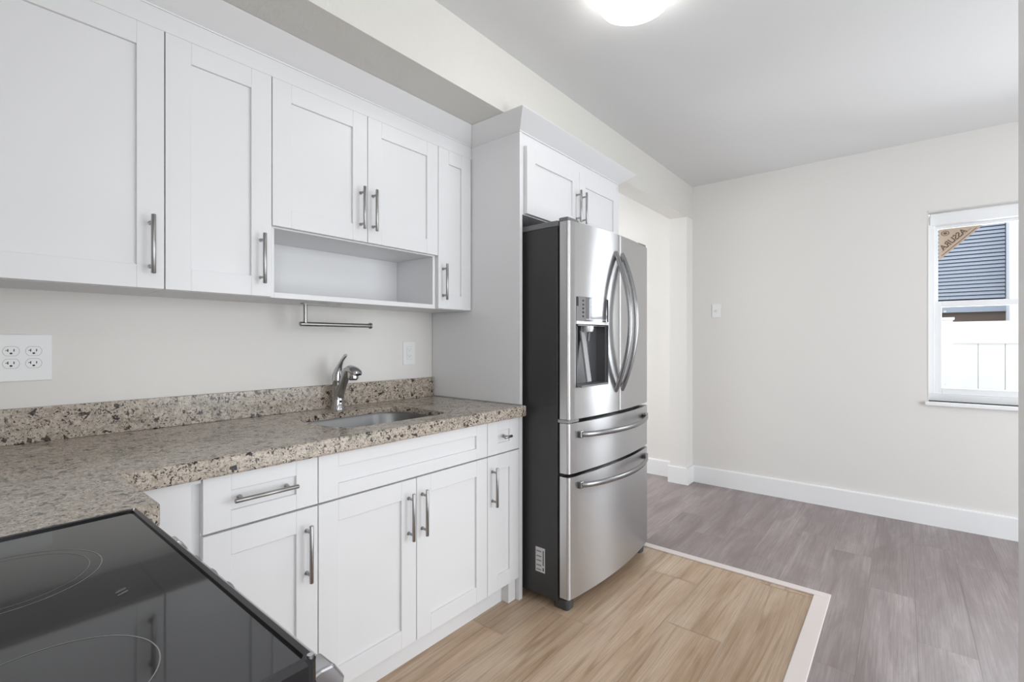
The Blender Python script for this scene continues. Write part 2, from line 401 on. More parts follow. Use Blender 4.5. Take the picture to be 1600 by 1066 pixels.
box(bm, XF - 0.002, 4.272, WY1 - 0.004, WY1, WZ0, WZ1); box(bm, XF - 0.002, 4.272, WY0, WY0 + 0.004, WZ0, WZ1); box(bm, XF - 0.002, 4.272, WY0, WY1, WZ1 - 0.004, WZ1)
struct(link('trim_4', bm, M['wall']))
# sticker on the inside corner of the upper pane, its writing facing the street
st = thing('window_sticker', 'tan triangular paper sticker with reversed lettering in upper corner of window', 'sticker', (4.326, -0.18, 1.97))
sx = 4.3275
bm = bmesh.new(); prism(bm, [(-0.181, 1.974), (-0.181, 1.765), (-0.395, 1.974)], 'x', sx - 0.0008, sx); link('sticker_sheet', bm, M['sticker'], st)
def text_mesh(body, size, extrude=0.0, offset=0.0):
    cu = bpy.data.curves.new('t', 'FONT'); cu.body = body; cu.size = size; cu.align_x = 'CENTER'; cu.extrude = extrude; cu.offset = offset
    o = bpy.data.objects.new('t', cu); COL.objects.link(o)
    dg = bpy.context.evaluated_depsgraph_get(); dg.update()
    me = bpy.data.meshes.new_from_object(o.evaluated_get(dg)); bpy.data.objects.remove(o); bm = bmesh.new(); bm.from_mesh(me); return bm
bm = text_mesh('ASSURA', 0.050, 0.0, 0.0012)
# read from outside: text runs along +y seen from +x; from inside it is mirrored
ang = math.radians(-44)
for v in bm.verts:
    x, y = v.co.x * 0.92, v.co.y
    a, b = x * math.cos(ang) - y * math.sin(ang), x * math.sin(ang) + y * math.cos(ang)
    v.co = Vector((sx - 0.0012, -0.262 + a, 1.886 + b))
link('sticker_lettering', bm, M['stickink'], st, smooth='keep')
for p in st.children[-1].data.polygons: p.use_smooth = False
bm = bmesh.new()
for r, q in ((0.021, 0.016), (0.010, 0.0)):
    for k in range(24):
        a0, a1 = 2 * PI * k / 24, 2 * PI * (k + 1) / 24
        pts = [(r, a0), (r, a1), (q, a1), (q, a0)] if q else [(r, a0), (r, a1), (0, 0)]
        bm.faces.new([bm.verts.new((sx - 0.0012, -0.212 + p * math.cos(t), 1.944 + p * math.sin(t) * 0.8)) for p, t in pts])
d = Vector((0, 0.214, -0.209)).normalized()
nn = Vector((0, 0.7, 0.7))
for off, w in ((0.010, 0.004), (0.030, 0.002)):
    p0 = Vector((sx - 0.0012, -0.395, 1.974)) + nn * off + d * (0.02 + off); p1 = Vector((sx - 0.0012, -0.181, 1.765)) + nn * off - d * (0.02 + off)
    bm.faces.new([bm.verts.new(q) for q in (p0, p1, p1 + nn * w, p0 + nn * w)])
link('sticker_emblem', bm, M['stickink'], st, smooth='keep')

# ------------------------------------------------------------------ outdoors, seen through the window
bm = bmesh.new(); box(bm, 4.4, 14, -9, 5, -0.2, -0.1); g = struct(link('ground', bm, M['ground']))
nh = thing('neighbour_house', 'white neighbouring house across the fence with a dark blind-covered window', 'house', (6.4, -0.5, -0.1))
bm = bmesh.new(); box(bm, 6.4, 9.4, -3.5, 2.0, -0.1, 3.6); link('house_wall', bm, M['brick'], nh)
bm = bmesh.new(); box(bm, 6.22, 6.4, -3.5, -0.735, -0.1, 3.6); link('white_pilaster', bm, M['stucco'], nh, bevel=0.01)
bm = bmesh.new(); box(bm, 6.19, 6.22, -0.80, -0.735, -0.1, 3.6); link('corner_board', bm, M['fence'], nh, bevel=0.003)
bm = bmesh.new()
box(bm, 6.37, 6.4, -0.735, 0.62, 1.50, 1.60); box(bm, 6.37, 6.4, -0.735, 0.62, 2.66, 2.74); box(bm, 6.37, 6.4, 0.62, 0.68, 1.50, 2.74)
wfn = link('window_frame', bm, M['slat'], nh)
bm = bmesh.new(); box(bm, 6.392, 6.399, -0.73, 0.62, 1.60, 2.66); link('window_pane', bm, M['dark'], wfn)
bm = bmesh.new()
z = 1.63
while z < 2.65:
    prism(bm, [(6.375, z), (6.3775, z + 0.001), (6.3885, z + 0.029), (6.386, z + 0.028)], 'y', -0.728, 0.61); z += 0.036
link('blind', bm, M['slat'], wfn)
fe = thing('fence', 'white vinyl privacy fence outside the window, in front of neighbouring house', 'fence', (5.25, -1.0, -0.1))
bm = bmesh.new(); y = -0.3
while y > -3.2:
    box(bm, 5.24, 5.262, y - 0.148, y, -0.05, 1.27); y -= 0.15
link('fence_board', bm, M['fence'], fe, bevel=0.004)
for z0, z1 in ((1.20, 1.375), (0.0, 0.14)):
    bm = bmesh.new(); box(bm, 5.225, 5.277, -3.2, -0.3, z0, z1); link('rail', bm, M['fence'], fe, bevel=0.004)
bm = bmesh.new(); box(bm, 5.19, 5.31, -0.30, -0.18, -0.1, 1.39)
ps = link('post', bm, M['fence'], fe, bevel=0.004)
bm = bmesh.new(); prism(bm, rrect(5.18, 5.32, -0.31, -0.17, 0.004, 2), 'z', 1.39, 1.41); link('post_cap', bm, M['fence'], ps)

# ------------------------------------------------------------------ cabinet parts
def shaker(parent, x0, x1, z0, z1, yf, stile=0.067, rail=0.067, name='door', th=0.02, g=0.0015):
    """a frame-and-panel front: two stiles, two rails and a recessed panel in one mesh"""
    x0 += g; x1 -= g; z0 += g; z1 -= g
    bm = bmesh.new(); y0, y1 = yf, yf + th
    box(bm, x0, x0 + stile, y0, y1, z0, z1); box(bm, x1 - stile, x1, y0, y1, z0, z1)
    box(bm, x0 + stile, x1 - stile, y0 + 0.0002, y1, z0, z0 + rail); box(bm, x0 + stile, x1 - stile, y0 + 0.0002, y1, z1 - rail, z1)
    box(bm, x0 + stile - 0.003, x1 - stile + 0.003, y0 + 0.009, y1 - 0.001, z0 + rail - 0.003, z1 - rail + 0.003)
    return link(name, bm, M['cab'], parent, bevel=0.0009, seg=1)
_h = {}
def handle(parent, x, z, yf, horizontal=False, length=0.172, name='handle'):
    """brushed bar pull on two short posts"""
    key = (horizontal, length)
    if key in _h:
        o = _h[key].copy(); COL.objects.link(o)
    else:
        bm = bmesh.new(); h = length / 2; q = h - 0.022
        if length < 0.1: q = h * 0.35
        for s in ((-1, 1) if length > 0.1 else (0,)):
            a = (s * q, 0, 0) if horizontal else (0, 0, s * q)
            tube(bm, [(a[0], 0.002, a[2]), (a[0], -0.030, a[2])], 0.0045, 12)
            tube(bm, [(a[0], 0.0, a[2]), (a[0], -0.003, a[2])], 0.007, 12)
        a = Vector((h, -0.031, 0)) if horizontal else Vector((0, -0.031, h)); b = Vector((-a.x, a.y, -a.z))
        up = Vector((0, 1, 0))
        d = (b - a).normalized() * 0.001
        tube(bm, [a, a + d, b - d, b], [0.005, 0.006, 0.006, 0.005], 16, up=up)
        me = bpy.data.meshes.new(name); bmesh.ops.recalc_face_normals(bm, faces=bm.faces); bm.to_mesh(me); bm.free(); me.materials.append(M['steel'])
        for f in me.polygons: f.use_smooth = True
        me.set_sharp_from_angle(angle=math.radians(50))
        o = bpy.data.objects.new(name, me); COL.objects.link(o); _h[key] = o
    o.name = name
    org = Vector((0, 0, 0)); p = parent
    while p is not None: org += p.location; p = p.parent
    o.parent = parent; o.location = Vector((x, yf, z)) - org
    return o
TK = 0.104
def base_body(parent, x0, x1, kick=True, right_foot=False):
    bm = bmesh.new()
    box(bm, x0, x0 + 0.018, YL + 0.021, (YB - 0.022), TK, ZK); box(bm, x1 - 0.018, x1, YL + 0.021, (YB - 0.022), TK, ZK)
    box(bm, x0 + 0.018, x1 - 0.018, (YB - 0.022) - 0.012, (YB - 0.022), TK, ZK); box(bm, x0 + 0.018, x1 - 0.018, YL + 0.021, (YB - 0.022) - 0.012, TK, TK + 0.018)
    box(bm, x0 + 0.018, x1 - 0.018, YL + 0.021, YL + 0.04, ZK - 0.03, ZK)
    box(bm, x0 + 0.018, x1 - 0.018, YL + 0.021, YL + 0.04, 0.69, 0.735)
    body = link('cabinet_body', bm, M['cab'], parent)
    if kick:
        bm = bmesh.new(); box(bm, x0, x1 - (0.05 if right_foot else 0), YL + 0.062, YL + 0.078, 0, TK); link('toe_kick', bm, M['cab'], parent)
    return body

# --- base cabinets
c = thing('base_cabinet', 'white base cabinet with one drawer over one door, between corner and sink cabinet', 'cabinet', (0.60, 1.7, 0), 'base cabinets under the worktop')
base_body(c, 0.442, 0.757)
d = shaker(c, 0.442, 0.757, 0.716, 0.866, YL, rail=0.046, name='drawer'); handle(d, 0.595, 0.795, YL + 0.001, True)
d = shaker(c, 0.442, 0.757, 0.107, 0.713, YL); handle(d, 0.720, 0.581, YL + 0.001)
c = thing('sink_cabinet', 'wide white base cabinet with two doors under the sink', 'cabinet', (1.145, 1.7, 0))
base_body(c, 0.757, 1.532)
shaker(c, 0.757, 1.532, 0.716, 0.866, YL, rail=0.046, name='false_drawer_front')
d = shaker(c, 0.757, 1.142, 0.107, 0.713, YL); handle(d, 1.105, 0.581, YL + 0.001)
d = shaker(c, 1.142, 1.532, 0.107, 0.713, YL); handle(d, 1.168, 0.581, YL + 0.001)
c = thing('base_cabinet', 'narrow white base cabinet with small drawer at right end, beside refrigerator', 'cabinet', (1.64, 1.7, 0), 'base cabinets under the worktop')
base_body(c, 1.532, 1.750, right_foot=True)
bm = bmesh.new(); box(bm, 1.700, 1.750, YL + 0.022, YL + 0.08, 0, TK); link('leg', bm, M['cab'], c, bevel=0.001)
d = shaker(c, 1.532, 1.752, 0.716, 0.866, YL, rail=0.046, name='drawer'); handle(d, 1.638, 0.791, YL + 0.001, True, 0.05)
d = shaker(c, 1.532, 1.752, 0.107, 0.713, YL); handle(d, 1.562, 0.581, YL + 0.001)
c = thing('corner_cabinet', 'plain white corner base cabinet filler under the worktop beside the range', 'cabinet', (0.10, 1.6, 0))
bm = bmesh.new(); box(bm, XL, 0.418, YL + 0.002, YB, TK, ZK); link('cabinet_body', bm, M['cab'], c, bevel=0.001)
bm = bmesh.new(); box(bm, 0.418, 0.4415, YL + 0.022, YL + 0.045, TK, ZK - 0.016); link('filler_strip', bm, M['cab'], c)
bm = bmesh.new(); box(bm, 0.418, 0.4415, YL + 0.006, YL + 0.04, ZK - 0.016, ZK); link('rail', bm, M['cab'], c)
bm = bmesh.new(); box(bm, XL, 0.235, 1.07, YL + 0.002, TK, ZK); link('side_cabinet_body', bm, M['cab'], c, bevel=0.001)
bm = bmesh.new(); box(bm, XL, 0.4415, YL + 0.062, YL + 0.078, 0, TK); box(bm, XL, 0.17, 1.07, YL + 0.062, 0, TK); link('toe_kick', bm, M['cab'], c)

# --- worktop
bm = bmesh.new()
YCF = 1.366
out = [(XL, YB), (XL, 1.068), (0.262, 1.068), (0.272, 1.078), (0.272, YCF), (1.768, YCF), (1.768, YL), (1.750, YL), (1.750, YB)]
prism(bm, out, 'z', ZK, ZT)
ct = link('worktop', bm, M['granite'], bevel=0.009, seg=3)
bake(ct)
SK = (0.885, 1.385, 1.476, 1.850)
bm = bmesh.new(); prism(bm, rrect(*SK, [0.13, 0.05, 0.11, 0.06], 10), 'z', ZK - 0.05, ZT + 0.05); cut(ct, link('c', bm, M['granite']))
ZS = ZT - 0.024        # the slab is thinner behind its built-up front edge
bm = bmesh.new(); box(bm, SK[0] - 0.04, SK[1] + 0.04, SK[2] - 0.035, SK[3] + 0.045, ZK - 0.05, ZS); cut(ct, link('c', bm, M['granite']))
tag(ct, 'L-shaped speckled beige granite worktop with sink cut-out over the white base cabinets', 'worktop')
bs = bx('backsplash', (XL, 1.752, 1.997, YB, ZT, 1.022), M['granite'], bevel=0.002)
tag(bs, 'long low granite upstand along the wall behind the worktop', 'backsplash')

# --- sink
sk = thing('sink', 'stainless steel undermount sink bowl set into the granite worktop', 'sink', (1.13, 1.635, 0.70))
bm = bmesh.new(); rings = []
for inset, z, r in ((-0.018, ZS - 0.001, 1), (-0.001, ZS - 0.001, 1), (0.003, ZS - 0.01, 1), (0.012, 0.74, 0.95), (0.020, 0.715, 0.9), (0.045, 0.70, 0.6), (0.15, 0.692, 0.1)):
    x0, x1, y0, y1 = SK
    rings.append([bm.verts.new((x, y, z)) for x, y in rrect(x0 + inset, x1 - inset, y0 + inset, y1 - inset, [q * r for q in (0.13, 0.05, 0.11, 0.06)], 8)])
for a, b in zip(rings, rings[1:]):
    for k in range(len(a)): bm.faces.new((a[k], a[(k + 1) % len(a)], b[(k + 1) % len(a)], b[k]))
bm.faces.new(rings[-1])
bowl = link('sink_bowl', bm, M['sinksteel'], sk, smooth=True)
bm = bmesh.new(); lathe(bm, [(0, 0.0), (0.018, 0.0), (0.022, 0.003), (0.040, 0.005), (0.044, 0.002)], (1.13, 1.66, 0.693), 32); link('drain', bm, M['chrome'], sk, smooth=True)

# --- faucet
fa = thing('faucet', 'chrome single-lever kitchen faucet standing behind the sink', 'faucet', (1.16, 1.945, ZT))
fx, fy = 1.148, 1.948
bm = bmesh.new(); lathe(bm, [(0, 0), (0.030, 0), (0.030, 0.004), (0.027, 0.008), (0.026, 0.05), (0.0255, 0.10), (0.025, 0.122), (0.0255, 0.124), (0.0255, 0.128), (0.0, 0.128)], (fx, fy, ZT), 32)
link('faucet_body', bm, M['chrome'], fa, smooth=True)
bm = bmesh.new()
pth = [(fx, fy - 0.002, ZT + 0.045), (fx, fy - 0.018, ZT + 0.075), (fx, fy - 0.042, ZT + 0.115), (fx, fy - 0.062, ZT + 0.150), (fx, fy - 0.080, ZT + 0.172), (fx, fy - 0.102, ZT + 0.180), (fx, fy - 0.126, ZT + 0.176), (fx, fy - 0.148, ZT + 0.166), (fx, fy - 0.156, ZT + 0.158)]
tube(bm, pth, [(0.018, 0.020), (0.018, 0.020), (0.017, 0.019), (0.0175, 0.019), (0.021, 0.019), (0.026, 0.018), (0.027, 0.016), (0.025, 0.012), (0.018, 0.006)], 24)
sp = link('spout', bm, M['chrome'], fa, smooth=True)
bm = bmesh.new(); lathe(bm, [(0, -0.030), (0.018, -0.030), (0.022, -0.026), (0.024, 0.0), (0.022, 0.008)], (fx, fy - 0.120, ZT + 0.168), 28); link('spray_head', bm, M['chrome'], sp, smooth=True)
bm = bmesh.new(); lathe(bm, [(0, -0.034), (0.016, -0.034), (0.017, -0.029), (0, -0.029)], (fx, fy - 0.120, ZT + 0.168), 24); link('nozzle', bm, M['blackplastic'], sp, smooth=True)
bm = bmesh.new()
pth = [(fx, fy + 0.002, ZT + 0.126), (fx, fy + 0.001, ZT + 0.150), (fx, fy - 0.004, ZT + 0.172), (fx, fy - 0.016, ZT + 0.196), (fx, fy - 0.034, ZT + 0.218), (fx, fy - 0.056, ZT + 0.236), (fx, fy - 0.068, ZT + 0.240)]
tube(bm, pth, [(0.0255, 0.0255), (0.024, 0.024), (0.018, 0.017), (0.011, 0.010), (0.0085, 0.0065), (0.009, 0.0055), (0.006, 0.004)], 20, up=Vector((1, 0, 0)))
link('lever', bm, M['chrome'], fa, smooth=True)
bm = bmesh.new(); tube(bm, [(fx - 0.004, fy - 0.0265, ZT + 0.035), (fx - 0.004, fy - 0.0275, ZT + 0.035)], 0.006, 12); link('button', bm, M['blackplastic'], fa)

# --- wall cabinets
ZU0, ZU1, ZUT = 1.374, 2.150, 2.225
def upper_body(parent, x0, x1, z0=ZU0, yf=YU + 0.021):
    bm = bmesh.new(); box(bm, x0 + 0.0008, x1 - 0.0008, yf, YB, z0, ZUT)
    return link('cabinet_body', bm, M['cab'], parent, bevel=0.0008, seg=1)
c = thing('wall_cabinet', 'large white wall cabinet with one wide door above the four-socket outlet', 'cabinet', (0.14, 1.86, ZU0), 'wall cabinets above the worktop')
upper_body(c, -0.167, 0.443)
d = shaker(c, -0.167, 0.443, ZU0, ZU1, YU); handle(d, 0.408, 1.503, YU + 0.001)
c = thing('wall_cabinet', 'white single-door wall cabinet left of the cabinet with the open niche', 'cabinet', (0.60, 1.86, ZU0), 'wall cabinets above the worktop')
upper_body(c, 0.443, 0.757)
d = shaker(c, 0.443, 0.757, ZU0, ZU1, YU); handle(d, 0.720, 1.503, YU + 0.001)
c = thing('wall_cabinet', 'white two-door wall cabinet with an open niche below its doors, above the sink', 'cabinet', (1.145, 1.86, ZU0), 'wall cabinets above the worktop')
bm = bmesh.new()
x0, x1 = 0.7578, 1.5292; yf = YU + 0.021
box(bm, x0, x1, yf, YB, 1.622, ZUT)
box(bm, x0, x0 + 0.016, YU + 0.021, YB, ZU0, 1.622); box(bm, x1 - 0.016, x1, YU + 0.021, YB, ZU0, 1.622)
box(bm, x0 + 0.016, x1 - 0.016, YU + 0.021, YB, ZU0, ZU0 + 0.020)
box(bm, x0 + 0.016, x1 - 0.016, YB - 0.008, YB, ZU0 + 0.020, 1.622)
link('cabinet_body', bm, M['cab'], c, bevel=0.0008, seg=1)
d = shaker(c, 0.757, 1.143, 1.626, ZU1, YU); handle(d, 1.110, 1.760, YU + 0.001)
d = shaker(c, 1.143, 1.530, 1.626, ZU1, YU); handle(d, 1.168, 1.760, YU + 0.001)
c = thing('wall_cabinet', 'narrow white wall cabinet at the right end, against the tall refrigerator panel', 'cabinet', (1.64, 1.86, ZU0), 'wall cabinets above the worktop')
upper_body(c, 1.530, 1.752)
d = shaker(c, 1.530, 1.752, ZU0, ZU1, YU); handle(d, 1.560, 1.503, YU + 0.001)
# crown moulding over the wall cabinets
CP = 0.085; ZCR = 2.212
def crown_pts(f): return [(f + 0.004, ZCR - 0.003), (f - 0.0035, ZCR - 0.003), (f - 0.0045, ZCR + 0.001), (f - 0.018, ZCR + 0.010), (f - CP + 0.003, ZB - 0.006), (f - CP, ZB - 0.004), (f - CP, ZB - 0.001), (f + 0.004, ZB - 0.001)]
bm = bmesh.new(); pts = crown_pts(YU)
A = [bm.verts.new((XL, p[0], p[1])) for p in pts]
B = [bm.verts.new((XP - 0.0015 + min(0, p[0] - YU), p[0], p[1])) for p in pts]
bm.faces.new(A); bm.faces.new(B[::-1])
for i in range(len(pts)): bm.faces.new((A[i], B[i], B[(i + 1) % len(pts)], A[(i + 1) % len(pts)]))
crw = link('crown_moulding', bm, M['cab'])
bm = bmesh.new(); box(bm, XL, XP - 0.0015, YU + 0.0002, YU + 0.0205, ZU1 - 0.0012, ZCR); link('frieze_board', bm, M['cab'], crw)
tag(crw, 'long white crown moulding along the top of the wall cabinets', 'moulding')

# --- refrigerator surround
c = thing('refrigerator_cabinet', 'tall white cabinet surround with two small doors above the refrigerator', 'cabinet', (2.25, 1.7, 0))
bm = bmesh.new(); box(bm, XP, 1.776, YL + 0.0, YB - 0.005, 0.921, ZUT); box(bm, 1.7525, 1.776, YL + 0.0, YB - 0.022, 0, 0.866); box(bm, 1.7695, 1.776, YL + 0.0, YB - 0.022, 0.866, 0.921)
link('side_panel', bm, M['cab'], c)
bm = bmesh.new(); box(bm, 2.738, 2.758, YL, YB - 0.022, 0, ZUT); link('side_panel', bm, M['cab'], c, bevel=0.0008, seg=1)
bm = bmesh.new(); box(bm, 1.776, 2.738, YL + 0.004, YB - 0.022, 1.822, ZUT); link('cabinet_body', bm, M['cab'], c)
d = shaker(c, 1.790, 2.262, 1.824, ZU1, YL - 0.017); handle(d, 2.232, 1.952, YL - 0.016)
d = shaker(c, 2.262, 2.730, 1.824, ZU1, YL - 0.017); handle(d, 2.290, 1.952, YL - 0.016)
bm = bmesh.new()
# crown wraps left side, front and right end with mitred corners
cs = [(a[0] - YL, a[1]) for a in crown_pts(YL)]         # offset (negative = outward), height
def ringpt(corner, o, z):
    w = -o
    return {'lb': (XP - w, YU - w + 0.0, z), 'lf': (XP - w, YL - w, z), 'rf': (2.758 + w, YL - w, z), 'rb': (2.758 + w, YS - 0.001, z)}[corner]
rs = [[bm.verts.new(ringpt(k, o, z)) for o, z in cs] for k in ('lb', 'lf', 'rf', 'rb')]
for a, b in zip(rs, rs[1:]):
    for i in range(len(cs)): bm.faces.new((a[i], b[i], b[(i + 1) % len(cs)], a[(i + 1) % len(cs)]))
bm.faces.new(rs[0]); bm.faces.new(rs[-1][::-1])
link('crown_moulding', bm, M['cab'], c)

# ------------------------------------------------------------------ refrigerator
RX0, RX1 = 1.805, 2.650; RC = (RX0 + RX1) / 2; RHW = (RX1 - RX0) / 2
rf = thing('refrigerator', 'stainless steel french-door refrigerator with water dispenser and two lower drawers', 'refrigerator', (RC, 1.6, 0))
def fronty(x):     # bulging front
    t = (x - RC) / RHW
    return 1.122 + 0.034 * t * t
def front_panel(x0, x1, rl, rr, n=26, back=1.205):
    """plan outline of a door slab with the common bulging front; rl, rr = corner radii"""
    pts = [(x1, back), (x0, back)]
    yl = fronty(x0)
    if rl > 0:
        for k in range(7):
            a = PI / 2 * k / 6
            pts.append((x0 + rl * (1 - math.cos(a)), yl + rl * (1 - math.sin(a))))
    else: pts.append((x0, yl))
    xs, xe = x0 + rl, x1 - rr
    for k in range(1, n):
        x = xs + (xe - xs) * k / n; pts.append((x, fronty(x)))
    yr = fronty(x1)
    if rr > 0:
        for k in range(7):
            a = PI / 2 * (1 - k / 6)
            pts.append((x1 - rr * (1 - math.cos(a)), yr + rr * (1 - math.sin(a))))
    else: pts.append((x1, yr))
    return pts
def slab(name, x0, x1, z0, z1, rl=0.013, rr=0.013, parent=None):
    bm = bmesh.new(); prism(bm, front_panel(x0, x1, rl, rr), 'z', z0, z1)
    return link(name, bm, M['stainless'], parent or rf, smooth=True, bevel=0.0)
bx('refrigerator_body', (RX0 - 0.003, RX1 + 0.003, 1.216, 1.985, 0.035, 1.742), M['fridgeside'], rf, bevel=0.003)
bx('top_cover', (RX0 - 0.004, RX1 + 0.004, 1.214, 1.60, 1.7425, 1.768), M['greyplastic'], rf, bevel=0.003)
bx('gasket', (RX0 + 0.008, RX1 - 0.008, 1.2052, 1.2158, 0.07, 1.74), M['blackplastic'], rf)
DZ0, DZ1 = 0.866, 1.760
ld = slab('door', RX0, 2.2245, DZ0, DZ1, 0.013, 0.004)
bm = bmesh.new(); box(bm, 1.853, 2.113, 1.0, 1.198, 1.008, 1.297); cut(ld, link('c', bm, M['dispdark']))
bm = bmesh.new(); box(bm, 1.853, 2.113, 1.0, 1.150, 1.310, 1.424)
cx = link('c', bm, M['dispdark'], ld); cx.parent = None; cx.location = (0, 0, 0)
for v in cx.data.vertices: v.co += Vector(rf.location)
cut(ld, cx)
for p in ld.data.polygons: p.use_smooth = True
ld.data.set_sharp_from_angle(angle=math.radians(30))
rd = slab('door', 2.2305, RX1, DZ0, DZ1, 0.004, 0.013)
md = slab('drawer', RX0, RX1, 0.622, 0.848)
bd = slab('drawer', RX0, RX1, 0.058, 0.606)
# dispenser recess
dp = bx('dispenser', (1.855, 2.111, 1.188, 1.196, 1.010, 1.295), M['dispdark'], ld)
bm = bmesh.new()
def follow(bm, x0, x1, z0, z1, off, th, n=8):
    pts = [(x0 + (x1 - x0) * k / n, fronty(x0 + (x1 - x0) * k / n) - off) for k in range(n + 1)]
    prism(bm, pts + [(p[0], p[1] + th) for p in pts[::-1]], 'z', z0, z1)
follow(bm, 1.855, 2.111, 1.297, 1.311, 0.003, 0.06); link('silver_band', bm, M['silver'], ld, bevel=0.001)
bm = bmesh.new(); follow(bm, 1.855, 2.111, 1.312, 1.423, 0.001, 0.012)
M['display'] = mat('display_gloss', (0.30, 0.30, 0.31), 0.06, 0.85)
dsp = link('display_panel', bm, M['display'], ld)
bm = bmesh.new()
for z in (1.334, 1.352, 1.370, 1.388, 1.406):
    bm = bmesh.new(); follow(bm, 1.897, 1.908, z - 0.004, z + 0.004, 0.0016, 0.001, 2); link('display_icon', bm, M['slot'], dsp)
bm = bmesh.new(); follow(bm, 2.098, 2.110, 1.313, 1.422, 0.0016, 0.001, 2); link('display_edge', bm, M['slot'], dsp)
bm = bmesh.new(); follow(bm, 1.856, 1.868, 1.380, 1.422, 0.0016, 0.001, 2); link('display_edge', bm, M['slot'], dsp)
bm = bmesh.new(); follow(bm, 1.950, 1.9525, 1.322, 1.415, 0.0016, 0.001, 1); follow(bm, 1.925, 2.09, 1.320, 1.322, 0.0016, 0.001, 6); link('display_reflection', bm, M['silver'], dsp)  # bright reflection on the glossy display, drawn as thin strips
bm = bmesh.new()     # recess side walls, tray
box(bm, 1.855, 1.858, 1.146, 1.188, 1.010, 1.295); box(bm, 2.108, 2.111, 1.14, 1.188, 1.010, 1.295); box(bm, 1.858, 2.108, 1.14, 1.188, 1.290, 1.295)
link('recess_wall', bm, M['dispdark'], dp)
bx('drip_tray', (1.858, 2.108, 1.122, 1.187, 1.0095, 1.018), M['greyplastic'], dp, bevel=0.002)
bm = bmesh.new(); lathe(bm, [(0, -0.028), (0.022, -0.026), (0.026, -0.012), (0.026, 0.0), (0, 0)], (1.965, 1.152, 1.290), 24); link('nozzle', bm, M['silver'], dp, smooth=True)
bm = bmesh.new(); tube(bm, [(1.985, 1.160, 1.262), (1.985, 1.164, 1.22)], 0.007, 12); link('water_outlet', bm, M['greyplastic'], dp, smooth=True)
bm = bmesh.new(); prism(bm, [(1.172, 1.268), (1.182, 1.268), (1.146, 1.025), (1.136, 1.03)], 'x', 1.935, 1.972); link('paddle', bm, mat('paddle_grey', (0.30, 0.30, 0.305), 0.35), dp, bevel=0.002)
# door handles: slim bowed straps
def door_handle(parent, x):
    bm = bmesh.new(); n = 28; z0, z1 = 0.968, 1.668; ry = fronty(x)
    path, rad = [], []
    for k in range(n + 1):
        t = k / n; s = math.sin(PI * t)
        path.append((x, ry + 0.004 - 0.082 * s ** 0.85, z0 + (z1 - z0) * t)); rad.append((0.0115 + 0.002 * s, 0.012))
    tube(bm, path, rad, 16, up=Vector((0, 1, 0)))
    return link('handle', bm, M['fsteel'], parent, smooth=True)
M['fsteel'] = mat('fridge_handle_steel', (0.31, 0.31, 0.315), 0.26, 1.0)
door_handle(ld, 2.188); door_handle(rd, 2.258)
def drawer_handle(parent, z):
    bm = bmesh.new(); n = 28; xa, xb = 1.872, 2.575; path, rad = [], []
    for k in range(n + 1):
        t = k / n; x = xa + (xb - xa) * t; s = math.sin(PI * t)
        path.append((x, fronty(x) - 0.004 - 0.058 * s ** 0.5, z - 0.004 * s)); rad.append((0.0085, 0.013))
    tube(bm, path, rad, 16, up=Vector((0, 0, 1)))
    h = link('handle', bm, M['fsteel'], parent, smooth=True)
    for x in (xa, xb):
        bm = bmesh.new(); box(bm, x - 0.010, x + 0.016, fronty(x) - 0.018, fronty(x) + 0.004, z - 0.016, z + 0.016)
        link('bracket', bm, M['fsteel'], h, bevel=0.003)
drawer_handle(md, 0.795); drawer_handle(bd, 0.565)
# hinge covers, feet, rating sticker
hg = bx('hinge_cover', (RX0 + 0.004, RX0 + 0.10, 1.165, 1.2135, 1.7605, 1.780), M['greyplastic'], rf, bevel=0.004)
bx('hinge_cover', (RX1 - 0.10, RX1 - 0.004, 1.165, 1.2135, 1.7605, 1.780), M['greyplastic'], rf, bevel=0.004)
bx('hinge', (RX0 + 0.0, RX0 + 0.09, 1.16, 1.215, 0.850, 0.864), M['steel'], rf)
for x in (RX0 + 0.01, RX1 - 0.075):
    bm = bmesh.new(); prism(bm, rrect(x, x + 0.06, 1.17, 1.25, 0.015, 4), 'z', 0, 0.045); link('leg', bm, M['foot'], rf, bevel=0.004)
for x in (RX0 + 0.02, RX1 - 0.07):
    bm = bmesh.new(); tube(bm, [(x, 1.90, 0.02), (x + 0.04, 1.90, 0.02)], 0.02, 16); link('wheel', bm, M['foot'], rf)
lb = bx('rating_label', (RX0 - 0.0040, RX0 - 0.0031, 1.285, 1.338, 0.142, 0.256), M['label'], rf)
bm = bmesh.new()
xs = RX0 - 0.0042
for z in (0.238, 0.215, 0.195, 0.173, 0.153):
    for w in range(4):
        y = 1.332 - w * 0.007; box(bm, xs - 0.0002, xs, y - 0.005, y, z - 0.003, z + 0.003)
box(bm, xs - 0.0002, xs, 1.291, 1.297, 0.175, 0.245); box(bm, xs - 0.0002, xs, 1.290, 1.298, 0.150, 0.165)
link('label_print', bm, M['ink'], lb)

# ------------------------------------------------------------------ range
ry0, ry1 = 0.427, 1.064
rg = thing('range', 'black glass-top electric range set into the worktop in the foreground', 'range', (-0.06, 0.75, 0))
bx('range_body', (XL + 0.02, 0.205, ry0 + 0.004, ry1 - 0.004, 0.09, 0.902), M['black'], rg, bevel=0.002)
bm = bmesh.new(); box(bm, XL + 0.03, 0.15, ry0 + 0.03, ry1 - 0.03, 0.0, 0.09); link('plinth', bm, M['blackplastic'], rg)
